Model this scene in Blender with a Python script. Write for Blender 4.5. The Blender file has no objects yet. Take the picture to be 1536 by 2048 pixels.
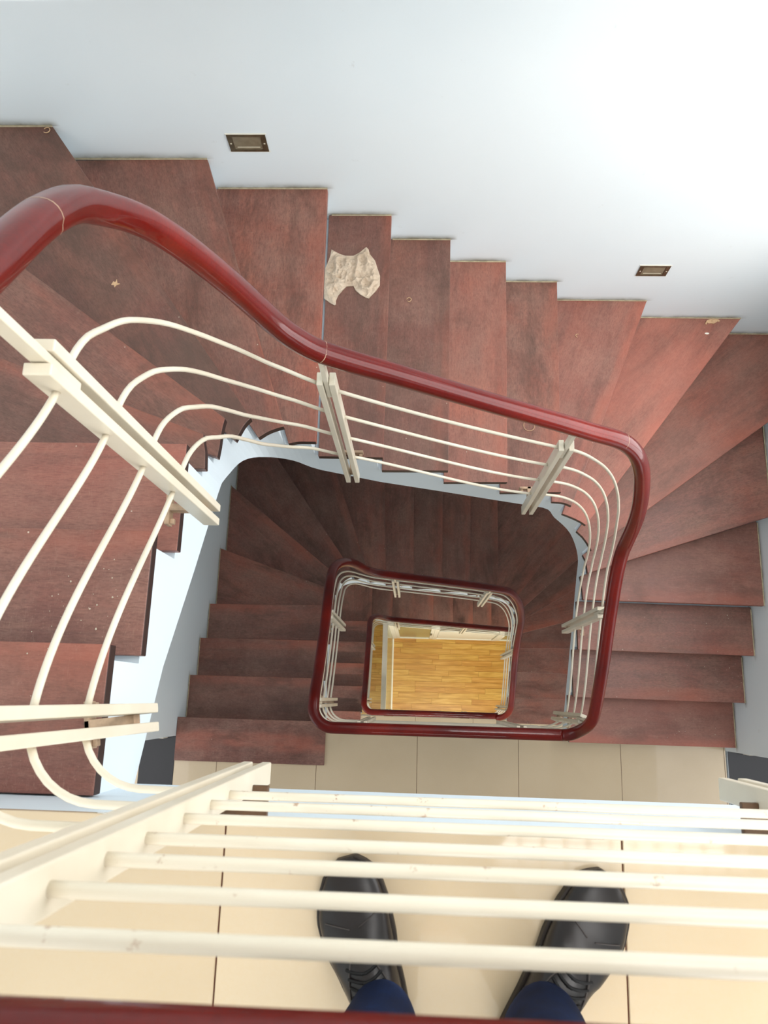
import bpy, bmesh, math, random
from mathutils import Vector, Matrix, noise
random.seed(7)
scene = bpy.context.scene
COL = scene.collection

# ------------------------------------------------------------------ camera
cam_d = bpy.data.cameras.new('camera')
cam = bpy.data.objects.new('camera', cam_d)
COL.objects.link(cam)
CAM = Vector((0.0, 0.0, 1.2473))
Rm = Matrix(((0.9989, -0.0200, 0.0425), (0.0295, 0.9715, -0.2350), (-0.0366, 0.2360, 0.9711)))
cam.matrix_world = Matrix.Translation(CAM) @ Rm.to_4x4()
cam_d.sensor_fit = 'HORIZONTAL'
cam_d.sensor_width = 36.0
cam_d.lens = 36.0 * 1535.08 / 1536.0
cam_d.clip_start = 0.003
cam_d.dof.use_dof = True
cam_d.dof.focus_distance = 2.6
cam_d.dof.aperture_fstop = 14.0
scene.camera = cam

# ------------------------------------------------------------------ world, skylight, exposure
world = bpy.data.worlds.new('world')
scene.world = world
world.use_nodes = True
bg = world.node_tree.nodes['Background']
bg.inputs[0].default_value = (0.95, 0.97, 1.0, 1)
bg.inputs[1].default_value = 1.75
SKY = (0.44, 1.70, -0.80, 1.50)          # skylight opening x0 x1 y0 y1
CEIL = 2.9


def area(name, loc, sx, sy, power, color, rot=(0, 0, 0)):
    l = bpy.data.lights.new(name, 'AREA')
    l.shape = 'RECTANGLE'
    l.size = sx
    l.size_y = sy
    l.energy = power
    l.color = color
    o = bpy.data.objects.new(name, l)
    o.location = loc
    o.rotation_euler = rot
    COL.objects.link(o)
    return o


area('skylight_daylight', ((SKY[0] + SKY[1]) / 2, (SKY[2] + SKY[3]) / 2, CEIL + 0.32),
     SKY[1] - SKY[0], SKY[3] - SKY[2], 94, (1.0, 0.98, 0.95))
WIN = (0.05, 1.65, -1.75, 0.95)          # tall stair window in the right wall, outside the frame: y0 y1 z0 z1
area('window_daylight', (2.06, (WIN[0] + WIN[1]) / 2, (WIN[2] + WIN[3]) / 2), WIN[3] - WIN[2], WIN[1] - WIN[0],
     47, (1.0, 0.985, 0.96), (0, math.radians(90), 0))
WINF = (-0.60, 1.70, 0.12, 2.30)          # front opening added to brighten the back wall, unseen behind the person: x0 x1 z0 z1
area('front_fill_light', ((WINF[0] + WINF[1]) / 2, -3.62, (WINF[2] + WINF[3]) / 2), WINF[1] - WINF[0], WINF[3] - WINF[2],
     112, (1.0, 0.985, 0.96), (math.radians(90), 0, 0))
scene.view_settings.view_transform = 'Standard'
scene.view_settings.look = 'None'
scene.view_settings.gamma = 1
scene.view_settings.use_curve_mapping = False
scene.view_settings.exposure = 0.1

# ------------------------------------------------------------------ helpers
H = 3.5402
R = H / 21.0
XL, XR, YB = -1.427, 1.840, 1.920
FY = -3.5                                       # front wall of the landings, behind the person
XL1 = -1.57                                     # the upper storey's left wall stands a little further out
LEDGE = -1.95


def link(o, parent=None):
    COL.objects.link(o)
    if parent is not None:
        o.parent = parent
    return o


def obj(name, verts, faces, mat, parent=None, smooth=False, bevel=0.0, mats=None, fm=None):
    me = bpy.data.meshes.new(name)
    me.from_pydata([tuple(v) for v in verts], [], faces)
    me.update()
    bm = bmesh.new()
    bm.from_mesh(me)
    bmesh.ops.recalc_face_normals(bm, faces=bm.faces)
    bm.to_mesh(me)
    bm.free()
    for m in (mats or [mat]):
        me.materials.append(m)
    if fm:
        for i, k in enumerate(fm):
            me.polygons[i].material_index = k
    if smooth:
        for p in me.polygons:
            p.use_smooth = True
    o = link(bpy.data.objects.new(name, me), parent)
    if bevel:
        b = o.modifiers.new('bevel', 'BEVEL')
        b.width = bevel
        b.segments = 2
        b.limit_method = 'ANGLE'
        b.angle_limit = 0.6
    return o


class MB:
    def __init__(s):
        s.v = []
        s.f = []

    def add(s, v, f):
        n = len(s.v)
        s.v += [tuple(x) for x in v]
        s.f += [tuple(i + n for i in q) for q in f]

    def box(s, x0, x1, y0, y1, z0, z1, M=None):
        v = [Vector((x, y, z)) for z in (z0, z1) for y in (y0, y1) for x in (x0, x1)]
        if M is not None:
            v = [M @ p for p in v]
        s.add(v, [(0, 2, 3, 1), (4, 5, 7, 6), (0, 1, 5, 4), (2, 6, 7, 3), (0, 4, 6, 2), (1, 3, 7, 5)])

    def prism(s, poly, zt, zb):
        n = len(poly)
        zt = zt if isinstance(zt, (list, tuple)) else [zt] * n
        zb = zb if isinstance(zb, (list, tuple)) else [zb] * n
        v = [(p[0], p[1], z) for p, z in zip(poly, zt)] + [(p[0], p[1], z) for p, z in zip(poly, zb)]
        f = [tuple(range(n)), tuple(range(2 * n - 1, n - 1, -1))]
        f += [(i, (i + 1) % n, n + (i + 1) % n, n + i) for i in range(n)]
        s.add(v, f)

    def build(s, name, mat, parent=None, **k):
        return obj(name, s.v, s.f, mat, parent, **k)


def tag(o, label=None, cat=None, group=None, kind=None):
    if label:
        o['label'] = label
    if cat:
        o['category'] = cat
    if group:
        o['group'] = group
    if kind:
        o['kind'] = kind
    return o


def empty(name, loc=(0, 0, 0)):
    o = bpy.data.objects.new(name, None)
    o.empty_display_size = 0.1
    o.location = loc
    return link(o)


def part(o, parent):
    """parent keeping the world-space coordinates of the mesh"""
    o.parent = parent
    o.matrix_parent_inverse = Matrix.Translation(parent.location).inverted() @ Matrix.Identity(4)
    return o


def sweep(pts, prof, closed_ends=True):
    """sweep a profile [(side, up)] along pts keeping it upright"""
    n = len(pts)
    m = len(prof)
    V = []
    F = []
    for i, p in enumerate(pts):
        t = (pts[min(i + 1, n - 1)] - pts[max(i - 1, 0)])
        if t.length < 1e-9:
            t = Vector((1, 0, 0))
        t.normalize()
        side = t.cross(Vector((0, 0, 1)))
        if side.length < 1e-4:
            side = Vector((1, 0, 0))
        side.normalize()
        up = side.cross(t)
        for a, b in prof:
            V.append(p + side * a + up * b)
    for i in range(n - 1):
        for j in range(m):
            k = (j + 1) % m
            F.append((i * m + j, i * m + k, (i + 1) * m + k, (i + 1) * m + j))
    if closed_ends:
        F.append(tuple(range(m)))
        F.append(tuple(range((n - 1) * m, n * m)))
    return V, F


def circ(r, n=10):
    return [(r * math.cos(2 * math.pi * i / n), r * math.sin(2 * math.pi * i / n)) for i in range(n)]


def lerp_table(tab, s):
    """monotone-ish cubic interpolation of [(s, z)]"""
    if s <= tab[0][0]:
        return tab[0][1]
    if s >= tab[-1][0]:
        return tab[-1][1]
    for i in range(len(tab) - 1):
        if tab[i][0] <= s <= tab[i + 1][0]:
            break
    x0, y0 = tab[i]
    x1, y1 = tab[i + 1]
    h = x1 - x0
    d = (y1 - y0) / h

    def slope(j):
        if j <= 0 or j >= len(tab) - 1:
            k = max(0, min(j, len(tab) - 2))
            return (tab[k + 1][1] - tab[k][1]) / (tab[k + 1][0] - tab[k][0])
        a = (tab[j][1] - tab[j - 1][1]) / (tab[j][0] - tab[j - 1][0])
        b = (tab[j + 1][1] - tab[j][1]) / (tab[j + 1][0] - tab[j][0])
        return 0.0 if a * b <= 0 else 2 * a * b / (a + b)
    m0, m1 = slope(i), slope(i + 1)
    t = (s - x0) / h
    return ((2 * t ** 3 - 3 * t * t + 1) * y0 + (t ** 3 - 2 * t * t + t) * h * m0 +
            (-2 * t ** 3 + 3 * t * t) * y1 + (t ** 3 - t * t) * h * m1)


# ------------------------------------------------------------------ materials
def lin(r, g, b):
    return tuple(((c / 255.0) / 12.92 if c / 255.0 <= 0.04045 else ((c / 255.0 + 0.055) / 1.055) ** 2.4) for c in (r, g, b)) + (1.0,)


class NT:
    def __init__(s, name, rough=0.5, spec=0.5, coat=0.0):
        s.m = bpy.data.materials.new(name)
        s.m.use_nodes = True
        s.t = s.m.node_tree
        s.b = s.t.nodes['Principled BSDF']
        s.b.inputs['Roughness'].default_value = rough
        s.b.inputs['Specular IOR Level'].default_value = spec
        s.b.inputs['Coat Weight'].default_value = coat
        s.b.inputs['Coat Roughness'].default_value = 0.05

    def n(s, t, **k):
        x = s.t.nodes.new(t)
        for a, v in k.items():
            setattr(x, a, v)
        return x

    def l(s, a, b):
        s.t.links.new(a, b)

    def coords(s, scale=(1, 1, 1), kind='Object'):
        c = s.n('ShaderNodeTexCoord')
        m = s.n('ShaderNodeMapping')
        m.inputs['Scale'].default_value = scale
        s.l(c.outputs[kind], m.inputs['Vector'])
        return m.outputs[0]

    def noise(s, vec, scale, detail=4, rough=0.55, dist=0.0, w=None):
        x = s.n('ShaderNodeTexNoise')
        if w is not None:
            x.noise_dimensions = '4D'
            s.l(w, x.inputs['W'])
        x.inputs['Scale'].default_value = scale
        x.inputs['Detail'].default_value = detail
        x.inputs['Roughness'].default_value = rough
        x.inputs['Distortion'].default_value = dist
        s.l(vec, x.inputs['Vector'])
        return x.outputs['Fac']

    def ramp(s, fac, stops, interp='LINEAR'):
        r = s.n('ShaderNodeValToRGB')
        r.color_ramp.interpolation = interp
        e = r.color_ramp.elements
        while len(e) > 1:
            e.remove(e[-1])
        e[0].position, e[0].color = stops[0]
        for p, c in stops[1:]:
            q = e.new(p)
            q.color = c
        s.l(fac, r.inputs[0])
        return r.outputs[0]

    def mix(s, fac, a, b, mode='MIX'):
        x = s.n('ShaderNodeMix', data_type='RGBA', blend_type=mode)
        for sock, v in ((x.inputs[0], fac), (x.inputs[6], a), (x.inputs[7], b)):
            if isinstance(v, (int, float)):
                sock.default_value = v
            elif isinstance(v, tuple):
                sock.default_value = v
            else:
                s.l(v, sock)
        return x.outputs[2]

    def math(s, op, a, b=0.0):
        x = s.n('ShaderNodeMath', operation=op)
        for sock, v in ((x.inputs[0], a), (x.inputs[1], b)):
            if isinstance(v, (int, float)):
                sock.default_value = v
            else:
                s.l(v, sock)
        return x.outputs[0]

    def rnd(s):
        return s.n('ShaderNodeObjectInfo').outputs['Random']

    def color(s, c):
        if isinstance(c, tuple):
            s.b.inputs['Base Color'].default_value = c
        else:
            s.l(c, s.b.inputs['Base Color'])

    def bump(s, h, strength=0.2, dist=0.002):
        x = s.n('ShaderNodeBump')
        x.inputs['Strength'].default_value = strength
        x.inputs['Distance'].default_value = dist
        s.l(h, x.inputs['Height'])
        s.l(x.outputs[0], s.b.inputs['Normal'])


G = lambda v: (v, v, v, 1.0)


def mat_paint(name, c0, c1, rough=0.6, stain=None):
    m = NT(name, rough, 0.35)
    v = m.coords()
    big = m.noise(v, 0.9, 3)
    c = m.mix(m.ramp(big, [(0.35, G(0)), (0.7, G(1))]), c0, c1)
    sp = m.noise(v, 14.0, 6, 0.7)
    c = m.mix(m.ramp(sp, [(0.66, G(0)), (0.80, G(0.35))]), c, stain or lin(170, 165, 150))
    m.color(c)
    m.bump(m.noise(v, 90, 3), 0.12, 0.001)
    return m.m


def mat_tread(name, dark=False):
    m = NT(name, 0.42, 0.4)
    rnd = m.rnd()
    w = m.math('MULTIPLY', rnd, 37.0)
    v = m.coords((1.2, 22, 22))
    grain = m.noise(v, 3.0, 5, 0.6, 0.6, w=w)
    v2 = m.coords((1.0, 4.5, 4.5))
    band = m.noise(v2, 1.6, 3, 0.55, 0.4, w=w)
    v3 = m.coords()
    dust = m.noise(v3, 4.2, 7, 0.66, 0.3, w=w)
    fine = m.noise(v3, 55.0, 4, 0.7, w=w)
    c = m.ramp(grain, [(0.28, lin(108, 66, 58)), (0.5, lin(152, 92, 80)), (0.72, lin(184, 118, 98))])
    red = m.ramp(band, [(0.28, lin(86, 62, 58)), (0.52, lin(152, 94, 84)), (0.75, lin(204, 122, 96))])
    c = m.mix(0.55, c, red)
    tone = m.ramp(rnd, [(0.0, lin(176, 168, 164)), (0.3, lin(218, 214, 214)), (0.7, lin(252, 244, 240)), (1.0, lin(255, 228, 210))])
    c = m.mix(1.0, c, tone, 'MULTIPLY')
    df = m.ramp(dust, [(0.34, G(0.08)), (0.66, G(0.66))])
    c = m.mix(df, c, lin(156, 122, 108))
    c = m.mix(m.ramp(fine, [(0.35, G(0.22)), (0.65, G(0))]), c, lin(70, 42, 36))
    vor = m.n('ShaderNodeTexVoronoi')
    vor.inputs['Scale'].default_value = 26.0
    m.l(v3, vor.inputs['Vector'])
    spots = m.math('LESS_THAN', vor.outputs['Distance'], 0.055)
    sep = m.n('ShaderNodeSeparateColor')
    m.l(vor.outputs['Color'], sep.inputs[0])
    gate = m.math('GREATER_THAN', sep.outputs[0], 0.93)
    c = m.mix(m.math('MULTIPLY', spots, gate), c, lin(215, 200, 180))
    sc = m.coords((9, 1.5, 1), 'Object')
    scr = m.noise(sc, 7.0, 2, 0.4, 1.8, w=w)
    c = m.mix(m.ramp(scr, [(0.492, G(0)), (0.5, G(0.28)), (0.508, G(0))]), c, lin(178, 150, 130))
    grit = m.noise(m.coords((60, 320, 320)), 1.0, 3, 0.7, w=w)
    c = m.mix(m.ramp(grit, [(0.36, G(0.42)), (0.54, G(0))]), c, lin(66, 36, 32))
    dots = m.noise(v3, 210.0, 3, 0.75, w=w)
    c = m.mix(m.ramp(dots, [(0.60, G(0)), (0.74, G(0.5))]), c, lin(178, 140, 122))
    streak = m.noise(m.coords((3.0, 30, 3)), 2.2, 6, 0.75, 0.5, w=w)
    c = m.mix(m.ramp(streak, [(0.56, G(0)), (0.72, G(0.42))]), c, lin(170, 128, 110))
    sy = m.n('ShaderNodeSeparateXYZ')
    m.l(v3, sy.inputs[0])
    ay = m.math('ABSOLUTE', sy.outputs[1])
    wear = m.math('MULTIPLY', m.ramp(ay, [(0.0, G(1)), (0.03, G(.9)), (0.075, G(0))]), m.ramp(band, [(0.4, G(0.0)), (0.62, G(0.5))]))
    c = m.mix(wear, c, lin(176, 92, 70))
    dk = m.noise(m.coords((1.0, 2.4, 1)), 2.6, 6, 0.7, 0.8, w=w)
    c = m.mix(m.ramp(dk, [(0.52, G(0.0)), (0.68, G(0.6))]), c, lin(72, 50, 42))
    # grime and polish differ from board to board
    at = m.n('ShaderNodeAttribute', attribute_type='OBJECT', attribute_name='dirt')
    dn = m.noise(m.coords((1.0, 1.6, 1)), 5.0, 6, 0.72, 0.5, w=w)
    c = m.mix(m.math('MULTIPLY', at.outputs['Fac'], m.ramp(dn, [(0.3, G(0.35)), (0.62, G(1.0))])), c, lin(84, 64, 54))
    af = m.n('ShaderNodeAttribute', attribute_type='OBJECT', attribute_name='polish')
    c = m.mix(m.math('MULTIPLY', af.outputs['Fac'], m.ramp(band, [(0.3, G(0.3)), (0.6, G(1.0))])), c, lin(188, 114, 97))
    m.color(c)
    m.l(m.ramp(dust, [(0.3, G(0.30)), (0.75, G(0.62))]), m.b.inputs['Roughness'])
    m.bump(grain, 0.12, 0.001)
    return m.m


def mat_handrail():
    m = NT('varnished_red_wood', 0.4, 0.08, 0.55)
    v = m.coords()
    a = m.noise(v, 3.0, 3, 0.5, 0.3)
    b = m.noise(m.coords((1, 1, 1)), 150.0, 2, 0.5)
    c = m.ramp(a, [(0.3, lin(70, 8, 4)), (0.5, lin(96, 13, 6)), (0.72, lin(122, 24, 10))])
    c = m.mix(m.ramp(b, [(0.35, G(0.3)), (0.6, G(0))]), c, lin(70, 12, 8))
    m.color(c)
    return m.m


def mat_cream(name, rust=0.72):
    m = NT(name, 0.35, 0.45)
    v = m.coords()
    a = m.noise(v, 6.0, 3)
    c = m.mix(m.ramp(a, [(0.3, G(0)), (0.7, G(1))]), lin(222, 213, 195), lin(210, 199, 178))
    b = m.noise(v, 38.0, 5, 0.72)
    c = m.mix(m.ramp(b, [(rust, G(0)), (rust + 0.05, G(0.75))]), c, lin(158, 118, 88))
    m.color(c)
    m.bump(m.noise(v, 130, 2), 0.1, 0.0006)
    return m.m


def mat_tile():
    m = NT('beige_glazed_tile', 0.07, 0.5)
    rnd = m.rnd()
    v = m.coords()
    a = m.noise(v, 2.2, 4, w=m.math('MULTIPLY', rnd, 11.0))
    b = m.noise(v, 120, 4, 0.7)
    c = m.mix(m.ramp(a, [(0.3, G(0)), (0.7, G(1))]), lin(202, 183, 155), lin(192, 172, 143))
    c = m.mix(m.ramp(b, [(0.3, G(0.2)), (0.6, G(0))]), c, lin(196, 170, 132))
    d = m.noise(v, 30, 5, 0.8)
    c = m.mix(m.ramp(d, [(0.76, G(0)), (0.79, G(0.5))]), c, lin(150, 122, 92))
    m.color(c)
    m.l(m.ramp(m.noise(v, 3.0, 3), [(0.3, G(0.03)), (0.7, G(0.07))]), m.b.inputs['Roughness'])
    return m.m


def mat_simple(name, c, rough=0.5, spec=0.5, var=0.15, scale=20, metal=0.0):
    m = NT(name, rough, spec)
    v = m.coords()
    a = m.noise(v, scale, 4)
    d = tuple(x * (1 - var) for x in c[:3]) + (1,)
    m.color(m.mix(m.ramp(a, [(0.35, G(0)), (0.65, G(1))]), c, d))
    m.b.inputs['Metallic'].default_value = metal
    return m.m


def mat_plank():
    m = NT('yellow_laminate', 0.3, 0.5)
    rnd = m.rnd()
    w = m.math('MULTIPLY', rnd, 23.0)
    v = m.coords((1.0, 14, 1))
    a = m.noise(v, 3.0, 4, 0.6, 0.4, w=w)
    c = m.ramp(a, [(0.3, lin(164, 124, 50)), (0.5, lin(194, 154, 76)), (0.72, lin(216, 182, 108))])
    t = m.ramp(rnd, [(0, lin(238, 214, 190)), (1, lin(255, 250, 235))])
    m.color(m.mix(1.0, c, t, 'MULTIPLY'))
    return m.m


def mat_glass():
    m = NT('green_frosted_glass', 0.15, 0.5)
    v = m.coords()
    a = m.noise(v, 3, 2)
    m.color(m.mix(a, lin(132, 140, 100), lin(150, 156, 116)))
    m.b.inputs['Transmission Weight'].default_value = 0.06
    return m.m


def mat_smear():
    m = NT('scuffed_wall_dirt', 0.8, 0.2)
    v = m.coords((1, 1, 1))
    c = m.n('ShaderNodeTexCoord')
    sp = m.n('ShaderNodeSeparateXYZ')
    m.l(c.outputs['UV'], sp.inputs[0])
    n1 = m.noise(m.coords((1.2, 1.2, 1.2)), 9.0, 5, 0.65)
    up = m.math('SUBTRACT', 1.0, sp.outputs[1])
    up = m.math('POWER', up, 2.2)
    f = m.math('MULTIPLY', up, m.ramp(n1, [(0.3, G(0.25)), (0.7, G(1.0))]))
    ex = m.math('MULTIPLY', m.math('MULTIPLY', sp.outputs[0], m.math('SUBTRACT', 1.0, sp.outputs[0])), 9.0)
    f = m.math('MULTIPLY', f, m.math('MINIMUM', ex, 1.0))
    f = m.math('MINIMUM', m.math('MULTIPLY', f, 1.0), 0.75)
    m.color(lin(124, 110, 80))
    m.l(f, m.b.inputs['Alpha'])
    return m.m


M_WALL = mat_paint('pale_blue_wall_paint', lin(227, 233, 235), lin(219, 228, 232))
M_BLUE = mat_paint('light_blue_stringer_paint', lin(219, 229, 236), lin(211, 224, 232), 0.5)
M_TREAD = mat_tread('worn_mahogany_tread')
M_END = mat_simple('dark_tread_edge', lin(46, 24, 20), 0.5, 0.4)
M_HR = mat_handrail()
M_CREAM = mat_cream('cream_painted_steel')
M_CREAM2 = mat_cream('cream_painted_steel_worn', 0.625)
M_TILE = mat_tile()
M_GROUT = mat_simple('brown_grout', lin(96, 60, 46), 0.85, 0.2)
M_BLACK = mat_simple('black_granite', lin(24, 22, 24), 0.22, 0.5, 0.3, 60)
M_RUST = mat_simple('rusty_bracket', lin(196, 166, 138), 0.6, 0.3, 0.45, 30)
M_RUSTD = mat_simple('brown_primer_bracket', lin(104, 74, 48), 0.45, 0.4, 0.45, 30)
M_WHITE = mat_simple('white_frame_paint', lin(232, 228, 214), 0.4, 0.4, 0.06)
M_PLANK = mat_plank()
M_GLASS = mat_glass()
M_CAULK = mat_simple('cream_caulk', lin(196, 184, 156), 0.8, 0.2, 0.3, 40)
M_SMEAR = mat_smear()
M_STEEL = mat_simple('tarnished_brass', lin(112, 98, 76), 0.35, 0.5, 0.35, 40, 0.7)
M_LENS = mat_simple('dusty_lens', lin(128, 116, 94), 0.25, 0.5, 0.2, 30)
M_SCREW = mat_simple('pale_screw', lin(208, 198, 176), 0.4, 0.5)
M_CEIL = mat_simple('white_ceiling_paint', lin(232, 234, 234), 0.8, 0.2, 0.03)
M_GRILLE = mat_simple('grey_grille_steel', lin(150, 150, 148), 0.5, 0.4)

# ------------------------------------------------------------------ setting: walls
GZ = -3 * H                                     # ground floor


def structure(name, mb, mat):
    o = mb.build(name, mat)
    o['kind'] = 'structure'
    return o


TOP = CEIL
mb = MB()
mb.box(XL - 0.2, XR + 0.2, YB, YB + 0.2, GZ, TOP)
wall_back = structure('wall_back', mb, M_WALL)
mb = MB()
mb.box(XL - 0.25, XL, -0.26, YB, GZ, LEDGE)
mb.box(XL - 0.35, XL1, FY, YB, LEDGE, TOP)
mb.box(XL - 0.25, XL, FY, -1.25, GZ, LEDGE)
for lv in (1, 2):
    if lv > 1:
        mb.box(XL - 0.2, XL, -1.25, -0.26, -lv * H + 2.15, -(lv - 1) * H)
    else:
        mb.box(XL - 0.2, XL, -1.25, -0.26, -H + 2.15 - 0.6, LEDGE)
mb.box(XL - 0.2, XL, -1.25, -0.26, GZ, -2 * H)
wall_left = structure('wall_left', mb, M_WALL)
mb = MB()
mb.box(XR, XR + 0.24, -0.245, YB, GZ, WIN[2])
mb.box(XR, XR + 0.24, -0.245, YB, WIN[3], TOP)
mb.box(XR, XR + 0.24, -0.245, WIN[0], WIN[2], WIN[3])
mb.box(XR, XR + 0.24, WIN[1], YB, WIN[2], WIN[3])
mb.box(XR, XR + 0.24, FY, -1.25, GZ, TOP)
for lv in (1, 2):
    mb.box(XR, XR + 0.24, -1.25, -0.245, -lv * H + 2.15, -(lv - 1) * H)
mb.box(XR, XR + 0.24, -1.25, -0.245, 0, TOP)
mb.box(XR, XR + 0.24, -1.25, -0.245, GZ, -2 * H)
wall_right = structure('wall_right', mb, M_WALL)
mb = MB()
mb.box(XL - 0.35, XR + 0.24, FY - 0.2, FY, GZ, WINF[2])
mb.box(XL - 0.35, XR + 0.24, FY - 0.2, FY, WINF[3], TOP)
mb.box(XL - 0.35, WINF[0], FY - 0.2, FY, WINF[2], WINF[3])
mb.box(WINF[1], XR + 0.24, FY - 0.2, FY, WINF[2], WINF[3])
structure('wall_front', mb, M_WALL)
mb = MB()
for a, b in ((WINF[0], WINF[0] + .04), ((WINF[0] + WINF[1]) / 2 - .02, (WINF[0] + WINF[1]) / 2 + .02), (WINF[1] - .04, WINF[1])):
    mb.box(a, b, FY - 0.08, FY - 0.04, WINF[2], WINF[3])
for a, b in ((WINF[2], WINF[2] + .04), (WINF[3] - .04, WINF[3])):
    mb.box(WINF[0] + .04, WINF[1] - .04, FY - 0.075, FY - 0.045, a, b)
structure('added_front_opening', mb, M_WHITE)  # frame of the added, unseen front opening
mb = MB()
for a, b in ((WIN[0], WIN[0] + .04), ((WIN[0] + WIN[1]) / 2 - .02, (WIN[0] + WIN[1]) / 2 + .02), (WIN[1] - .04, WIN[1])):
    mb.box(XR + .08, XR + .12, a, b, WIN[2], WIN[3])
for a, b in ((WIN[2], WIN[2] + .04), (WIN[3] - .04, WIN[3])):
    mb.box(XR + .085, XR + .115, WIN[0] + .04, WIN[1] - .04, a, b)
structure('window_1', mb, M_WHITE)
# unseen beam added above the frame, meant to shade the back wall's top
mb = MB()
mb.box(XL1, XR, YB - 0.25, YB, -0.285, -0.10)
structure('added_shade_beam', mb, M_WALL)
# ceiling with skylight opening
mb = MB()
sx0, sx1, sy0, sy1 = SKY
mb.box(XL - 0.35, sx0, FY - 0.2, YB + 0.2, TOP, TOP + 0.2)
mb.box(sx1, XR + 0.24, FY - 0.2, YB + 0.2, TOP, TOP + 0.2)
mb.box(sx0, sx1, FY - 0.2, sy0, TOP, TOP + 0.2)
mb.box(sx0, sx1, sy1, YB + 0.2, TOP, TOP + 0.2)
structure('ceiling', mb, M_CEIL)


# ------------------------------------------------------------------ landings with tiles
tile_mesh = {}


def tile_obj(parent, x0, x1, y0, y1, z, mat=None, name='tile', th=0.012):
    key = (round(x1 - x0, 3), round(y1 - y0, 3), name, th)
    if key not in tile_mesh:
        w, d = (x1 - x0) / 2, (y1 - y0) / 2
        b = 0.0012
        v = [(-w, -d, -th), (w, -d, -th), (w, d, -th), (-w, d, -th),
             (-w, -d, -b), (w, -d, -b), (w, d, -b), (-w, d, -b),
             (-w + b, -d + b, 0), (w - b, -d + b, 0), (w - b, d - b, 0), (-w + b, d - b, 0)]
        f = [(3, 2, 1, 0), (8, 9, 10, 11)]
        for a in (0, 4):
            f += [(a + i, a + (i + 1) % 4, a + 4 + (i + 1) % 4, a + 4 + i) for i in range(4)]
        me = bpy.data.meshes.new(name)
        me.from_pydata(v, [], f)
        me.materials.append(mat or M_TILE)
        tile_mesh[key] = me
    o = bpy.data.objects.new(name, tile_mesh[key])
    o.location = ((x0 + x1) / 2, (y0 + y1) / 2, z)
    return link(o, parent)


def landing(name, z, x0, x1, y0, y1, gx, thick, label):
    mb = MB()
    mb.box(x0, x1, y0, y1, z - thick, z - 0.0125)
    fl = mb.build(name, M_BLUE, mats=[M_BLUE, M_GROUT], fm=[0, 1, 0, 0, 0, 0])
    fl['kind'] = 'structure'
    # grout bed just below the tile surface
    mb = MB()
    mb.box(x0, x1, y0, y1 - 0.004, z - 0.0125, z - 0.003)
    mb.build('grout', M_GROUT, fl)
    g = 0.0012
    xs = [x0] + [gx + 0.6 * k for k in range(-8, 12) if x0 + 0.01 < gx + 0.6 * k < x1 - 0.01] + [x1]
    ys = [y1]
    while ys[-1] - 0.6 > y0 + 0.02:
        ys.append(ys[-1] - 0.6)
    ys.append(y0)
    for i in range(len(xs) - 1):
        for j in range(len(ys) - 1):
            tile_obj(fl, xs[i] + g, xs[i + 1] - g, ys[j + 1] + g, ys[j] - (g if j else 0), z)
    return fl


EDGE = -0.187
floor0 = landing('floor', 0.0, XL1, XR, FY, EDGE, -0.2827, 0.40, '')
floor1 = landing('floor.001', -H, XL, XR + 0.012, FY, EDGE, -1.1685, 0.40, '')
floor2 = landing('floor.002', -2 * H, XL, XR + 0.012, FY, EDGE, -1.1685, 0.40, '')
# thresholds and door frames of the two side doorways on the lower landings
for lv in (1, 2):
    z = -lv * H
    for side, xa, xb in (('l', XL - 0.21, XL), ('r', XR + 0.012, XR + 0.25)):
        mb = MB()
        mb.box(xa, xb, -1.25, -0.262 if side == 'l' else -0.247, z - 0.2, z + 0.002)
        o = mb.build('door_threshold' if lv * 2 + (side == 'r') == 2 else 'door_threshold', M_BLACK)
        tag(o, ('black granite threshold of the doorway ' +
                ('left of the lower stair flight' if side == 'l' else 'right of the lowest visible tread') if lv == 1 else
                'black granite threshold two storeys down, ' + ('left' if side == 'l' else 'right') + ' doorway'),
            'threshold', None, 'structure')
        # side room floor
        mb = MB()
        if side == 'l':
            mb.box(XL - 1.6, xa, -1.9, 0.6, z - 0.2, z)
        else:
            mb.box(xb, XR + 1.8, -1.9, 0.6, z - 0.2, z)
        fr = mb.build('floor', M_TILE)
        fr['kind'] = 'structure'
# door skirting / frames seen beside the right doorway and left doorway
mb = MB()
mb.box(XR + 0.10, XR + 0.26, -0.262, -0.245, -H, -H + 0.09)
tag(mb.build('baseboard_right', M_CREAM, bevel=0.003), kind='structure')
mb = MB()
mb.box(XL - 0.215, XL - 0.05, -0.275, -0.258, -H, -H + 0.09)
tag(mb.build('baseboard_left', M_CREAM, bevel=0.003), kind='structure')

# ground floor: laminate planks
mb = MB()
mb.box(XL - 0.2, XR + 0.24, FY - 0.2, YB + 0.2, GZ - 0.3, GZ - 0.011)
gf = mb.build('floor', M_GROUT)
gf['kind'] = 'structure'
PW, PL = 0.082, 0.62
row = 0
y = -1.3
while y < 1.7:
    x = -1.35 - random.random() * 0.5
    while x < 1.75:
        L = PL * random.choice((0.75, 1.0, 1.0, 1.2))
        a, b = max(x, -1.42), min(x + L, 1.83)
        if b - a > 0.05:
            L2 = round((b - a) / 0.05) * 0.05
            tile_obj(gf, a + 0.0007, a + L2 - 0.0007, y + 0.0007, y + PW - 0.0007, GZ, M_PLANK, 'plank', 0.011)
            x = a + L2
        else:
            x += L
    y += PW

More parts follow.
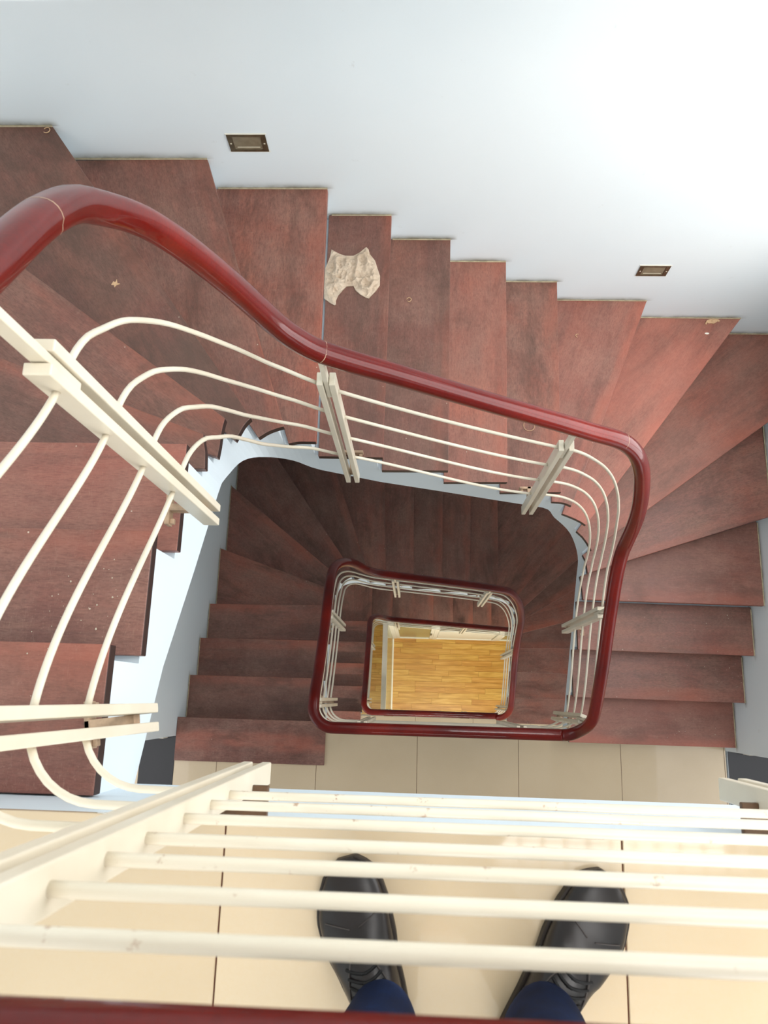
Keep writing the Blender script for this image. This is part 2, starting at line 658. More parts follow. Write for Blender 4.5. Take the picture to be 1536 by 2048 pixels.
# ------------------------------------------------------------------ stair flights
V2 = lambda a, b: Vector((a, b))
F1_I = {0: (-.56, -.172), 1: (-.56, .081), 2: (-.56, .333), 3: (-.56, .585), 4: (-.572, .669), 5: (-.563, .777), 6: (-.526, .842),
        7: (-.452, .876), 8: (-.365, .881), 9: (-.131, .880), 10: (.1225, .884), 11: (.376, .889), 12: (.631, .896), 13: (.708, .878),
        14: (.808, .828), 15: (.869, .738), 16: (.884, .652), 17: (.892, .538), 18: (.894, .286), 19: (.896, .035), 20: (.898, -.217)}
F1_O = {0: (XL1, -.172), 1: (XL1, .081), 2: (XL1, .331), 3: (XL1, .580), 4: (XL1, 1.032), 5: (XL1, 1.508), 6: (-1.3075, YB), 7: (-.801, YB),
        8: (-.372, YB), 9: (-.127, YB), 10: (.1215, YB), 11: (.378, YB), 12: (.636, YB), 13: (1.101, YB), 14: (1.620, YB),
        15: (XR, 1.466), 16: (XR, .975), 17: (XR, .528), 18: (XR, .278), 19: (XR, .030), 20: (XR, -.2185)}
F1_D = [0.41, .36, .37, .37, .35, .37, .39, .395, .395, .385, .36, .345, .335, .325, .31, .30, .295, .29, .29, .29, .29]
F2_I = {0: (-.545, -.147), 1: (-.572, .108), 2: (-.572, .356), 3: (-.572, .612), 4: (-.574, .735), 5: (-.552, .845), 6: (-.462, .900),
        7: (-.356, .905), 8: (-.233, .905), 9: (-.014, .905), 10: (.232, .907), 11: (.478, .910), 12: (.736, .912), 13: (.88, .866),
        14: (.94, .79), 15: (.957, .71), 16: (.962, .62), 17: (.965, .505), 18: (.965, .285), 19: (.965, .03), 20: (.965, -.217)}
F2_O = {0: (XL, -.152), 1: (XL, .105), 2: (XL, .352), 3: (XL, .600), 4: (XL, 1.025), 5: (XL, 1.547), 6: (-1.18, YB), 7: (-.711, YB),
        8: (-.285, YB), 9: (-.03, YB), 10: (.222, YB), 11: (.478, YB), 12: (.736, YB), 13: (1.674, YB), 14: (XR, 1.60),
        15: (XR, 1.25), 16: (XR, .87), 17: (XR, .53), 18: (XR, .278), 19: (XR, .030), 20: (XR, -.2185)}
F2_D = [0.41] + [.36] * 12 + [.33] * 4 + [.30] * 4
F3_I = {0: (-.545, -.147), 1: (-.545, .114), 2: (-.545, .363), 3: (-.545, .612), 4: (-.545, .862), 5: (-.515, .915)}
F3_O = {0: (XL, -.152), 1: (XL, .110), 2: (XL, .360), 3: (XL, .610), 4: (XL, .862), 5: (-.515, YB)}
for i, x in enumerate((-.27, -.016, .234, .49, .754, 1.01, 1.265, 1.52)):
    F3_I[6 + i] = (x, .915)
    F3_O[6 + i] = (x, YB)
F3_D = [0.41] + [.34] * 14
CORNERS = [V2(XL1, YB), V2(XL, YB), V2(XR, YB)]


DIRT = {1: 0.15, 4: 0.62, 5: 0.55, 6: 0.85, 7: 0.5, 8: 0.25, 9: 0.45, 10: 0.45, 11: 0.3, 12: 0.4, 15: 0.5, 16: 0.3, 18: 0.3, 19: 0.25}
POLISH = {1: 0.12, 2: 0.1, 3: 0.3, 13: 0.2, 14: 0.45, 15: 0.15, 17: 0.15, 20: 0.25, 11: 0.15}


def catmull(p0, p1, p2, p3, t):
    return 0.5 * ((2 * p1) + (p2 - p0) * t + (2 * p0 - 5 * p1 + 4 * p2 - p3) * t * t + (3 * p1 - p0 - 3 * p2 + p3) * t ** 3)


def flight(name, I, O, D, z0, wind, label, first_board=None, XL=XL):
    n = max(I)
    root = empty(name, (0.2, 0.6, z0 - 1.2))
    tag(root, label, 'staircase')
    I = {k: V2(*v) for k, v in I.items()}
    O = {k: V2(*v) for k, v in O.items()}

    def inner(k, t):      # point on the inner line between nosing k-1 and k
        a, b = I[k - 1], I[k]
        if k in wind:
            p0 = I.get(k - 2, a)
            p3 = I.get(k + 1, b)
            return catmull(p0, a, b, p3, t)
        return a.lerp(b, t)

    slab = MB()
    back = 0.027
    for k in range(1, n + 1):
        a, b, c, d = I[k - 1], I[k], O[k], O[k - 1]
        dirk = (c - b).normalized()
        dirp = (d - a).normalized()
        # direction pointing back up the stair from each nosing
        mid_prev = (a + d) / 2
        mid = (b + c) / 2
        nb = V2(-dirk.y, dirk.x)
        if nb.dot(mid_prev - mid) < 0:
            nb = -nb
        npv = V2(-dirp.y, dirp.x)
        if npv.dot(mid - mid_prev) > 0:
            npv = -npv
        sub = 4 if k in wind else 1
        ins = [inner(k, i / sub) for i in range(sub + 1)]
        # ---- tread board
        corner = [q for q in CORNERS if (abs(d.x - q.x) < 1e-3 and abs(c.y - q.y) < 1e-3) or (abs(d.y - q.y) < 1e-3 and abs(c.x - q.x) < 1e-3)]
        ov = npv * 0.012
        poly = [ins[0] + ov] + ins[1:] + [c] + corner + [d + ov]
        # keep the far ends on the wall plane
        def onwall(p):
            return V2(min(max(p.x, XL + 0.001), XR - 0.001), min(p.y, YB - 0.001))
        poly = [onwall(p) for p in poly]
        zt = z0 - k * R
        ang = math.atan2(dirk.y, dirk.x)
        T = Matrix.Translation((mid.x, mid.y, zt)) @ Matrix.Rotation(ang, 4, 'Z')
        Ti = T.inverted()
        th = 0.030
        m = len(poly)
        loc = [Ti @ Vector((p.x, p.y, zt)) for p in poly]
        verts = [(p.x, p.y, 0) for p in loc] + [(p.x, p.y, -th) for p in loc]
        faces = [tuple(range(m)), tuple(range(2 * m - 1, m - 1, -1))] + [(i, (i + 1) % m, m + (i + 1) % m, m + i) for i in range(m)]
        fm = [0, 0] + [1 if i < sub else 0 for i in range(m)]
        o = obj('tread', verts, faces, M_TREAD, root, bevel=0.0025, mats=[M_TREAD, M_END], fm=fm)
        o['dirt'] = DIRT.get(k, 0.12) if z0 == 0 else 0.25
        o['polish'] = POLISH.get(k, 0.0) if z0 == 0 else 0.0
        o.matrix_world = T
        o.matrix_parent_inverse = Matrix.Translation(root.location).inverted()
        # ---- concrete body below
        zb0, zb1 = z0 - (k - 1) * R - D[k - 1], z0 - k * R - D[k]
        off = 0.014
        pin = []
        zb = []
        for i, p in enumerate(ins):
            t = i / sub
            outdir = (dirp * (1 - t) + dirk * t).normalized()
            q = p + outdir * off
            shift = (npv * (1 - t) + nb * t) * back
            pin.append(q + shift)
            zb.append(zb0 + (zb1 - zb0) * t)
        pout = [onwall(c + nb * back)] + corner + [onwall(d + npv * back)]
        zbo = [zb1] + [(zb0 + zb1) / 2] * len(corner) + [zb0]
        slab.prism(pin + pout, zt - th + 0.0005, zb + zbo)
        # ---- caulk bead along the wall
        wl = [c] + corner + [d]
        for p, q in zip(wl[:-1], wl[1:]):
            dd = (q - p)
            if dd.length < 0.02:
                continue
            nin = (mid + mid_prev) / 2 - (p + q) / 2
            nn = V2(-dd.y, dd.x).normalized()
            if nn.dot(nin) < 0:
                nn = -nn
            w = 0.005
            cb = MB()
            P = [p, q, q + nn * w, p + nn * w]
            cb.prism(P, zt + 0.0045, zt - 0.001)
            co = cb.build('caulk_bead', M_CAULK)
            part(co, root)
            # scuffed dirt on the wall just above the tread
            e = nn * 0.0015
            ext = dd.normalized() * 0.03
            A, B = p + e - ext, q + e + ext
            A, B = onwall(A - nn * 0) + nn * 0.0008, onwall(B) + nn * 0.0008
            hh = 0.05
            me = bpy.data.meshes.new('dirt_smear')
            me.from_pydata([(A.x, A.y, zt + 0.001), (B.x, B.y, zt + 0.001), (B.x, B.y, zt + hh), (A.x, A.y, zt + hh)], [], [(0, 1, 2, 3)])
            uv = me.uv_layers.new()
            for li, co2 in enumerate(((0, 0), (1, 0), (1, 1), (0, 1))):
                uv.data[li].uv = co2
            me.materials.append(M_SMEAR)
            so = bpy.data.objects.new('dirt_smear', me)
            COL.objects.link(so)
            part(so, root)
    so = slab.build('stair_slab', M_BLUE)
    part(so, root)
    so['label'] = 'light blue painted concrete side of the flight'
    if first_board:
        x0, x1, y0, y1 = first_board
        b = MB()
        b.box(x0, x1, y0, y1, z0 + 0.0005, z0 + 0.014)
        o = b.build('tread', M_TREAD, bevel=0.002)
        o.data.transform(Matrix.Translation((-(x0 + x1) / 2, -(y0 + y1) / 2, -z0)))
        o.matrix_world = Matrix.Translation(((x0 + x1) / 2, (y0 + y1) / 2, z0))
        part(o, root)
    return root


flight('staircase', F1_I, F1_O, F1_D, 0.0, set(range(4, 9)) | set(range(13, 18)),
       'upper flight of worn reddish wooden steps with a crumpled bag lying on it', None, XL1)
flight('staircase', F2_I, F2_O, F2_D, -H, set(range(4, 9)) | set(range(13, 18)),
       'dark middle flight of wooden steps one storey below, behind the smaller handrail loop', (XL + 0.002, -.520, -.402, -.150))
flight('staircase', F3_I, F3_O, F3_D, -2 * H, set(),
       'lowest flight of dark steps around the opening to the yellow floor', (XL + 0.002, -.545, -.402, -.150))
# quarter landing closing the lowest flight against the right wall
mb = MB()
mb.box(1.50, XR, .925, YB, -2 * H - 14 * R - .3, -2 * H - 14 * R)
tag(mb.build('floor', M_TREAD), kind='structure')


# ------------------------------------------------------------------ railings
def arc(cx, cy, r, a0, a1, n=14):
    return [V2(cx + r * math.cos(math.radians(a0 + (a1 - a0) * i / n)), cy + r * math.sin(math.radians(a0 + (a1 - a0) * i / n))) for i in range(n + 1)]


class Path:
    def __init__(s, pts):
        d = [pts[0]]
        for p in pts[1:]:
            L = (p - d[-1]).length
            if L < 1e-6:
                continue
            k = max(1, int(L / 0.03))
            a = d[-1]
            d += [a.lerp(p, (i + 1) / k) for i in range(k)]
        s.p = d
        s.s = [0.0]
        for a, b in zip(d[:-1], d[1:]):
            s.s.append(s.s[-1] + (b - a).length)

    def at(s, t):
        t = max(0, min(t, s.s[-1]))
        lo, hi = 0, len(s.s) - 1
        while hi - lo > 1:
            m = (lo + hi) // 2
            if s.s[m] <= t:
                lo = m
            else:
                hi = m
        u = (t - s.s[lo]) / max(1e-9, s.s[hi] - s.s[lo])
        return s.p[lo].lerp(s.p[hi], u)

    def find(s, x, y, lo=0.0, span=2.4):
        q = V2(x, y)
        best = (1e9, 0)
        for i in range(len(s.p) - 1):
            if s.s[i + 1] < lo - 1e-6 or s.s[i] > lo + span:
                continue
            a, b = s.p[i], s.p[i + 1]
            e = b - a
            t = max(0, min(1, (q - a).dot(e) / max(1e-12, e.length_squared)))
            dd = (a + e * t - q).length
            if dd < best[0]:
                best = (dd, s.s[i] + t * e.length)
        return best[1]

    def tan(s, t):
        d = s.at(t + 0.004) - s.at(t - 0.004)
        return d.normalized()

    def table(s, rows):
        tab = []
        lo = 0.0
        for x, y, z in rows:
            lo = max(lo, s.find(x, y, lo))
            tab.append((lo, z))
        out = []
        for a, z in tab:
            if not out or a - out[-1][0] > 1e-4:
                out.append((a, z))
        return out


HR_PROF = []
for i in range(22):
    a = 2 * math.pi * i / 22
    cx, cy = math.cos(a), math.sin(a)
    HR_PROF.append((0.0285 * abs(cx) ** 0.85 * (1 if cx > 0 else -1), 0.0255 * abs(cy) ** 0.9 * (1 if cy > 0 else -1)))
# lip groove on both sides
HR_PROF = [(a * (0.90 if -0.012 < b < -0.004 else (0.95 if b < -0.012 else 1.0)), b) for a, b in HR_PROF]


def samples(path, a, b, step=0.02):
    n = max(2, int(abs(b - a) / step))
    return [a + (b - a) * i / n for i in range(n + 1)]


def railing(label, start_x, rc, hr_rows, rail_tabs, posts, landing_z, landing_rails, seglist, base, hr_end=None, rustm=M_RUST, hr_y=None, joints=()):
    xl, xr, yb, yn, rbl, rtl, rtr, rbr, tail = rc
    root = empty('stair_railing', (xl, yn, base))
    tag(root, label, 'railing')

    def mk(yn_, grow=0.0):
        pts = [V2(start_x, yn_)] + arc(xl + rbl, yn_ + rbl, rbl, 270, 180) + arc(xl + rtl, yb - rtl, rtl, 180, 90)
        if tail == 'straight':
            pts += [V2(xr, yb)]
        else:
            pts += arc(xr - rtr, yb - rtr, rtr, 90, 0) + arc(xr - rbr, yn_ + rbr, rbr, 0, -90)
        return Path(pts)
    path = mk(yn)
    hpath = mk(hr_y if hr_y is not None else yn)
    # handrail
    ht = hpath.table(hr_rows)
    pts = []
    for s in samples(hpath, 0, hpath.s[-1], 0.018):
        p = hpath.at(s)
        pts.append(Vector((p.x, p.y, lerp_table(ht, s))))
    V, F = sweep(pts, HR_PROF)
    o = obj('handrail', V, F, M_HR, smooth=True)
    part(o, root)
    o['label'] = 'varnished dark red wooden handrail'
    for jx, jy in joints:
        js = hpath.find(jx, jy, 0, 9)
        jp = []
        for e in (-.0007, .0007):
            p = hpath.at(js + e)
            jp.append(Vector((p.x, p.y, lerp_table(ht, js + e))))
        V, F = sweep(jp, [(a * 1.006, b * 1.006) for a, b in HR_PROF], False)
        q = obj('joint_filler', V, F, M_RUST, smooth=True)
        q.parent = o
    ht2 = path.table(hr_rows)
    rtabs = rail_tabs(path, ht2)
    RP = circ(0.0053, 10)
    RPL = circ(0.0058, 10)
    # posts
    ps = {}
    lo = 0.0
    for key, x, y, kind in posts:
        s = lo = path.find(x, y, lo)
        ps[key] = s
        c = path.at(s)
        t = path.tan(s)
        nrm = V2(t.y, -t.x)                      # right of travel
        # side pointing to the stair (outwards from the well)
        ctr = V2((xl + (xr if tail != 'straight' else 0.9)) / 2, (yb + yn) / 2)
        if nrm.dot(c - ctr) < 0:
            nrm = -nrm
        Mx = Matrix(((t.x, nrm.x, 0, c.x), (t.y, nrm.y, 0, c.y), (0, 0, 1, 0), (0, 0, 0, 1)))
        hz = lerp_table(ht2, s)
        if kind == 'L':
            zb, zt = landing_z - 0.165, hz - 0.11
        else:
            zb, zt = rtabs[3](s) - 0.28, hz - 0.165
        pb = MB()
        pb.box(-0.0065, 0.0065, -0.012, 0.012, zt - 0.10, hz - 0.008, Mx)
        pm = pb.build('post', M_CREAM, bevel=0.0015)
        part(pm, root)
        for sg in (-1, 1):
            b = MB()
            b.box(sg * 0.0165 - 0.0085, sg * 0.0165 + 0.0085, -0.0185, 0.0185, zb, zt, Mx)
            q = b.build('plate', M_CREAM, bevel=0.002)
            q.parent = pm
        br = MB()
        reach = 0.10 if kind != 'L' else 0.075
        if kind == 'L':
            br.box(-0.05, 0.05, 0.004, reach - 0.005, landing_z - 0.02, landing_z - 0.008, Mx)
            q = br.build('bracket', M_RUSTD, bevel=0.002)
            q.parent = pm
        else:
            z1 = zb + 0.045
            br.box(-0.008, 0.008, 0.0, reach - 0.012, z1, z1 + 0.03, Mx)
            br.box(-0.040, 0.040, reach - 0.022, reach - 0.012, z1 - 0.002, z1 + 0.030, Mx)
            for sg in (-1, 1):
                br.box(sg * 0.031 - 0.006, sg * 0.031 + 0.006, reach - 0.032, reach - 0.022, z1 + 0.008, z1 + 0.021, Mx)
            q = br.build('bracket', M_RUST, bevel=0.0015)
            q.parent = pm
    # rails
    for a, b, kind in seglist:
        sa = ps[a] if isinstance(a, str) else a
        sb = ps[b] if isinstance(b, str) else min(b, path.s[-1])
        if kind == 'L':
            fs = [(lambda s, z=z: z) for z in landing_rails]
        else:
            fs = rtabs
        g = 0.024
        for f in fs:
            pts = []
            for s in samples(path, sa + (g if isinstance(a, str) else 0), sb - (g if isinstance(b, str) else 0), 0.016):
                p = path.at(s)
                pts.append(Vector((p.x, p.y, f(s))))
            V, F = sweep(pts, RPL if kind == 'L' else RP)
            o = obj('rail', V, F, M_CREAM2 if kind == 'L' else M_CREAM, smooth=True)
            part(o, root)
    return root, path, ps


R1_1 = [(-.27, -.135, .60), (-.48, -.05, .595), (-.48, .38, .313), (-.48, .45, .28), (-.48, .49, .25), (-.48, .53, .20), (-.48, .58, .13), (-.48, .63, .035),
        (-.478, .68, -.075), (-.465, .725, -.20), (-.435, .768, -.345), (-.365, .803, -.535), (-.27, .81, -.655), (-.21, .81, -.715),
        (.45, .81, -1.15), (.50, .81, -1.175), (.55, .81, -1.215), (.62, .806, -1.305), (.69, .79, -1.42), (.735, .765, -1.53), (.775, .73, -1.67),
        (.80, .685, -1.83), (.82, .635, -1.95), (.825, .56, -2.06), (.825, .40, -2.185), (.825, -.075, -2.52), (.80, -.11, -2.64), (.72, -.135, -2.80)]
R1_4 = [(-.27, -.135, .13), (-.48, -.05, .10), (-.48, .38, -.194), (-.48, .45, -.245), (-.48, .48, -.27), (-.48, .52, -.32), (-.48, .56, -.39), (-.48, .59, -.47),
        (-.48, .64, -.605), (-.477, .69, -.78), (-.456, .735, -.955), (-.395, .79, -1.15), (-.28, .81, -1.26), (-.21, .81, -1.30), (.45, .81, -1.735),
        (.50, .81, -1.745), (.57, .81, -1.77), (.645, .803, -1.845), (.71, .782, -1.95), (.76, .745, -2.10), (.795, .70, -2.28), (.817, .635, -2.51),
        (.825, .46, -2.705), (.825, .40, -2.745), (.825, -.075, -3.06), (.80, -.11, -3.18), (.72, -.135, -3.32)]
HR1 = [(1.80, -.15, .905), (-.30, -.15, .905), (-.42, -.13, .900), (-.48, -.04, .865), (-.48, .10, .765), (-.48, .30, .612), (-.48, .47, .488), (-.48, .54, .438), (-.48, .584, .402),
       (-.478, .645, .340), (-.472, .70, .250), (-.455, .742, .160), (-.435, .768, .071), (-.41, .788, -.033), (-.38, .80, -.143), (-.35, .807, -.251),
       (-.315, .81, -.350), (-.253, .81, -.450), (-.198, .81, -.497), (-.076, .81, -.582), (.176, .81, -.760), (.417, .81, -.924), (.523, .81, -.999),
       (.63, .806, -1.072), (.70, .785, -1.152), (.745, .757, -1.255), (.765, .74, -1.325), (.79, .705, -1.444), (.81, .67, -1.568), (.822, .635, -1.70),
       (.825, .60, -1.80), (.825, .546, -1.882), (.825, .418, -2.0), (.825, .283, -2.11), (.825, .171, -2.195), (.825, .046, -2.305), (.825, -.03, -2.38),
       (.815, -.09, -2.46), (.785, -.13, -2.57), (.70, -.15, -2.63)]


def tabs1(path, ht):
    a, b = path.table(R1_1), path.table(R1_4)
    out = []
    for w in (0, .335, .665, 1):
        out.append(lambda s, w=w: lerp_table(a, s) * (1 - w) + lerp_table(b, s) * w)
    return out


def tabs_off(path, ht):
    return [(lambda s, d=d: lerp_table(ht, s + 0.05) - d) for d in (.185, .375, .56, .745)]


railing('cream steel railing with a glossy red handrail around the upper stairwell', 1.80,
        (-.48, .825, .81, -.135, .10, .15, .20, .10, 'turn'), HR1, tabs1,
        [('E', 1.30, -.135, 'L'), ('D', .552, -.135, 'L'), ('N', -.272, -.135, 'L'), ('LB', -.48, -.049, 'S'), ('L2', -.48, .405, 'S'),
         ('M', -.245, .81, 'S'), ('P', .480, .81, 'S'), ('R1', .825, .395, 'S'), ('R2', .825, -.078, 'S')],
        0.0, (.147, .247, .360, .483, .580, .681, .784),
        [(0.0, 'E', 'L'), ('E', 'D', 'L'), ('D', 'N', 'L'), ('N', 'LB', 'S'), ('LB', 'L2', 'S'), ('L2', 'M', 'S'), ('M', 'P', 'S'), ('P', 'R1', 'S'), ('R1', 'R2', 'S'), ('R2', 99, 'S')],
        0.0, hr_y=-.15, joints=((-.24, .81), (.645, .803), (-.48, .575)))

HR2 = [(.725, -.15, -2.63), (-.30, -.145, -2.63), (-.42, -.12, -2.632), (-.49, -.03, -2.655), (-.49, .13, -2.79), (-.49, .367, -2.965), (-.49, .62, -3.115),
       (-.478, .74, -3.27), (-.44, .80, -3.42), (-.40, .822, -3.57), (-.33, .83, -3.85), (-.25, .83, -3.98), (.03, .83, -4.17), (.34, .83, -4.38), (.60, .83, -4.58),
       (.74, .81, -4.73), (.82, .77, -4.90), (.87, .70, -5.09), (.885, .60, -5.27), (.885, .50, -5.44), (.885, .35, -5.62), (.885, .12, -5.79), (.885, -.04, -5.93),
       (.865, -.10, -6.02), (.79, -.145, -6.16)]
railing('smaller dark red handrail loop with cream rails around the stairwell one storey below', .725,
        (-.49, .885, .83, -.135, .10, .12, .20, .10, 'turn'), HR2, tabs_off,
        [('D', .544, -.135, 'L'), ('N', -.253, -.135, 'L'), ('LB', -.49, -.035, 'S'), ('L2', -.49, .46, 'S'), ('M', -.145, .83, 'S'), ('P', .58, .83, 'S'),
         ('R1', .885, .43, 'S'), ('R2', .885, -.07, 'S')],
        -H, tuple(z - H for z in (.147, .247, .360, .483, .580, .681, .784)),
        [(0.0, 'D', 'L'), ('D', 'N', 'L'), ('N', 'LB', 'S'), ('LB', 'L2', 'S'), ('L2', 'M', 'S'), ('M', 'P', 'S'), ('P', 'R1', 'S'), ('R1', 'R2', 'S'), ('R2', 99, 'S')],
        -H, hr_y=-.15)

z2 = -2 * H
HR3 = [(.79, -.14, -6.17), (-.30, -.14, -6.17), (-.40, -.11, -6.18), (-.46, -.02, -6.20), (-.46, .107, -6.31), (-.46, .40, -6.50), (-.46, .62, -6.65),
       (-.455, .72, -6.72), (-.43, .79, -6.80), (-.38, .825, -6.92), (-.32, .835, -7.06), (-.25, .835, -7.14), (.286, .835, -7.50), (.80, .835, -7.84), (1.80, .835, -8.50)]
railing('smallest and deepest handrail loop framing the yellow floor at the bottom', .79,
        (-.46, 1.80, .835, -.135, .08, .08, .0, .0, 'straight'), HR3, tabs_off,
        [('D', .544, -.135, 'L'), ('N', -.253, -.135, 'L'), ('LB', -.46, -.035, 'S'), ('L2', -.46, .55, 'S'), ('M', -.20, .835, 'S'), ('P', .60, .835, 'S'), ('Q', 1.4, .835, 'S')],
        z2, tuple(z + z2 for z in (.147, .247, .360, .483, .580, .681, .784)),
        [(0.0, 'D', 'L'), ('D', 'N', 'L'), ('N', 'LB', 'S'), ('LB', 'L2', 'S'), ('L2', 'M', 'S'), ('M', 'P', 'S'), ('P', 'Q', 'S')],
        z2, hr_y=-.135)

# ------------------------------------------------------------------ ground-floor partitions
def partition(name, label):
    o = empty(name)
    return tag(o, label, 'partition')


p1 = partition('glazed_partition', 'white framed partition with a green glass door under the lowest flight')
p1.location = (0.5, .90, GZ)
bx = [(-.335, -.265, 2.10), (.275, .335, 1.80), (1.17, 1.235, 1.25)]
for x0, x1, h in bx:
    m = MB()
    m.box(x0, x1, .885, .935, GZ, GZ + h)
    part(m.build('frame_post', M_WHITE, bevel=0.003), p1)
for x0, x1, h, mat, nm in ((-.265, .275, 1.80, M_GLASS, 'pane'), (.335, 1.17, 1.25, M_WHITE, 'panel'), (1.235, 1.80, .80, M_GLASS, 'pane')):
    m = MB()
    m.box(x0 + .05 if nm == 'pane' else x0 + .01, x1 - .05 if nm == 'pane' else x1 - .01, .900, .914, GZ + .07, GZ + h)
    part(m.build(nm, mat), p1)
    m = MB()
    m.box(x0, x1, .889, .928, GZ, GZ + .07)
    part(m.build('frame_rail', M_WHITE, bevel=0.003), p1)
    if nm == 'pane':
        for a, b in ((x0, x0 + .05), (x1 - .05, x1)):
            m = MB()
            m.box(a + .001, b, .889, .928, GZ + .07, GZ + h)
            part(m.build('frame_stile', M_WHITE, bevel=0.003), p1)
m = MB()
m.box(.225, .25, .865, .889, GZ + .92, GZ + 1.04)
part(m.build('door_handle', M_STEEL, bevel=0.004), p1)
p2 = partition('glazed_partition', 'long green glass partition with cream top rail left of the yellow floor')
p2.location = (-.33, .2, GZ)
m = MB()
m.box(-.337, -.321, -1.3, .88, GZ + .06, GZ + 2.85)
part(m.build('pane', M_GLASS), p2)
m = MB()
m.box(-.352, -.306, -1.3, .88, GZ, GZ + .06)
part(m.build('bottom_rail', M_WHITE, bevel=0.003), p2)
m = MB()
m.box(-.362, -.306, -1.3, .88, GZ + 2.85, GZ + 2.95)
part(m.build('top_rail', M_CREAM, bevel=0.003), p2)

# unseen lamps added under the landings to brighten landings and ground floor


def fill_lamp(x, y, z, w, d, power, color, label):
    t = empty('fill_light', (x, y, z))
    tag(t, label, 'lamp')
    m = MB()
    m.box(-w / 2 - .02, w / 2 + .02, -d / 2 - .02, d / 2 + .02, -.05, 0)
    m.build('housing', M_WHITE, t, bevel=0.004)
    l = bpy.data.lights.new('fill_light', 'AREA')
    l.shape = 'RECTANGLE'
    l.size, l.size_y, l.energy, l.color = w, d, power, color
    lo = bpy.data.objects.new('fill_light_lamp', l)
    lo.location = (0, 0, -.055)
    link(lo, t)
    return t


fill_lamp(.25, -2.6, -.40, 1.2, .25, 13, (1.0, .95, .90), 'added fill lamp under the upper landing, out of view')
fill_lamp(.25, -2.4, -H - .40, 1.2, .25, 70, (1.0, .96, .90), 'added fill lamp under the middle landing, out of view')
fill_lamp(.55, -1.0, -2 * H - .40, 1.2, .3, 85, (1.0, .93, .80), 'added fill lamp brightening the yellow floor, out of view')
fill_lamp(-.95, -.9, -2 * H - .40, .6, .3, 38, (1.0, .93, .80), 'added fill lamp brightening the narrow yellow floor strip left of the glass partition')

# ------------------------------------------------------------------ skylight grille
gr = empty('skylight_grille', ((sx0 + sx1) / 2, (sy0 + sy1) / 2, CEIL + .05))
tag(gr, 'steel grid under the skylight, mirrored in the tile near the right shoe', 'grille')
n = int((sx1 - sx0) / .11)
for i in range(n + 1):
    x = sx0 + (sx1 - sx0) * i / n
    m = MB()
    m.box(x - .007, x + .007, sy0, sy1, CEIL + .04, CEIL + .054)
    part(m.build('bar', M_GRILLE), gr)
n = int((sy1 - sy0) / .11)
for i in range(n + 1):
    y = sy0 + (sy1 - sy0) * i / n
    m = MB()
    m.box(sx0, sx1, y - .007, y + .007, CEIL + .054, CEIL + .066)
    part(m.build('bar', M_GRILLE), gr)


# ------------------------------------------------------------------ recessed step lights in the back wall
def step_light(x0, x1, z0, z1, label):
    t = empty('step_light', ((x0 + x1) / 2, YB, z0))
    tag(t, label, 'wall light', 'recessed step lights in the back wall')
    y0 = YB - .004
    m = MB()
    e = .013
    m.box(x0, x1, y0, YB + .01, z1 - e * .7, z1)
    m.box(x0, x1, y0, YB + .01, z0, z0 + e * .7)
    m.box(x0, x0 + e * 1.4, y0, YB + .01, z0 + e * .7, z1 - e * .7)
    m.box(x1 - e * 1.4, x1, y0, YB + .01, z0 + e * .7, z1 - e * .7)
    part(m.build('frame', M_STEEL), t)
    m = MB()
    m.box(x0 + e, x1 - e, YB - .0015, YB + .01, z0 + e * .5, z1 - e * .5)
    part(m.build('lens', M_LENS), t)
    m = MB()
    m.box(x0 + .028, x1 - .028, YB - .003, YB + .005, z0 + .020, z0 + .023)
    part(m.build('lens_bar', M_SCREW), t)
    for x in (x0 + e * .7, x1 - e * .7):
        V = []
        zc = (z0 + z1) / 2
        pr = circ(.0034, 10)
        V = [(x + a, y0 - .0012, zc + b) for a, b in pr] + [(x + a, y0 + .001, zc + b) for a, b in pr]
        F = [tuple(range(10)), tuple(range(10, 20))] + [(i, (i + 1) % 10, 10 + (i + 1) % 10, 10 + i) for i in range(10)]
        part(obj('screw', V, F, M_SCREW), t)
    # white plaster lip around the plate
    m = MB()
    m.box(x0 - .004, x1 + .004, YB - .002, YB, z1, z1 + .005)
    m.box(x0 - .004, x1 + .004, YB - .002, YB, z0 - .005, z0)
    part(m.build('plaster_lip', M_WHITE), t)


step_light(-.701, -.562, -1.138, -1.054, 'tarnished recessed wall light above the upper left steps')
step_light(.983, 1.1185, -1.964, -1.881, 'smaller looking recessed wall light above the right steps')

# ------------------------------------------------------------------ crumpled bag and scraps on the steps
from mathutils.geometry import delaunay_2d_cdt


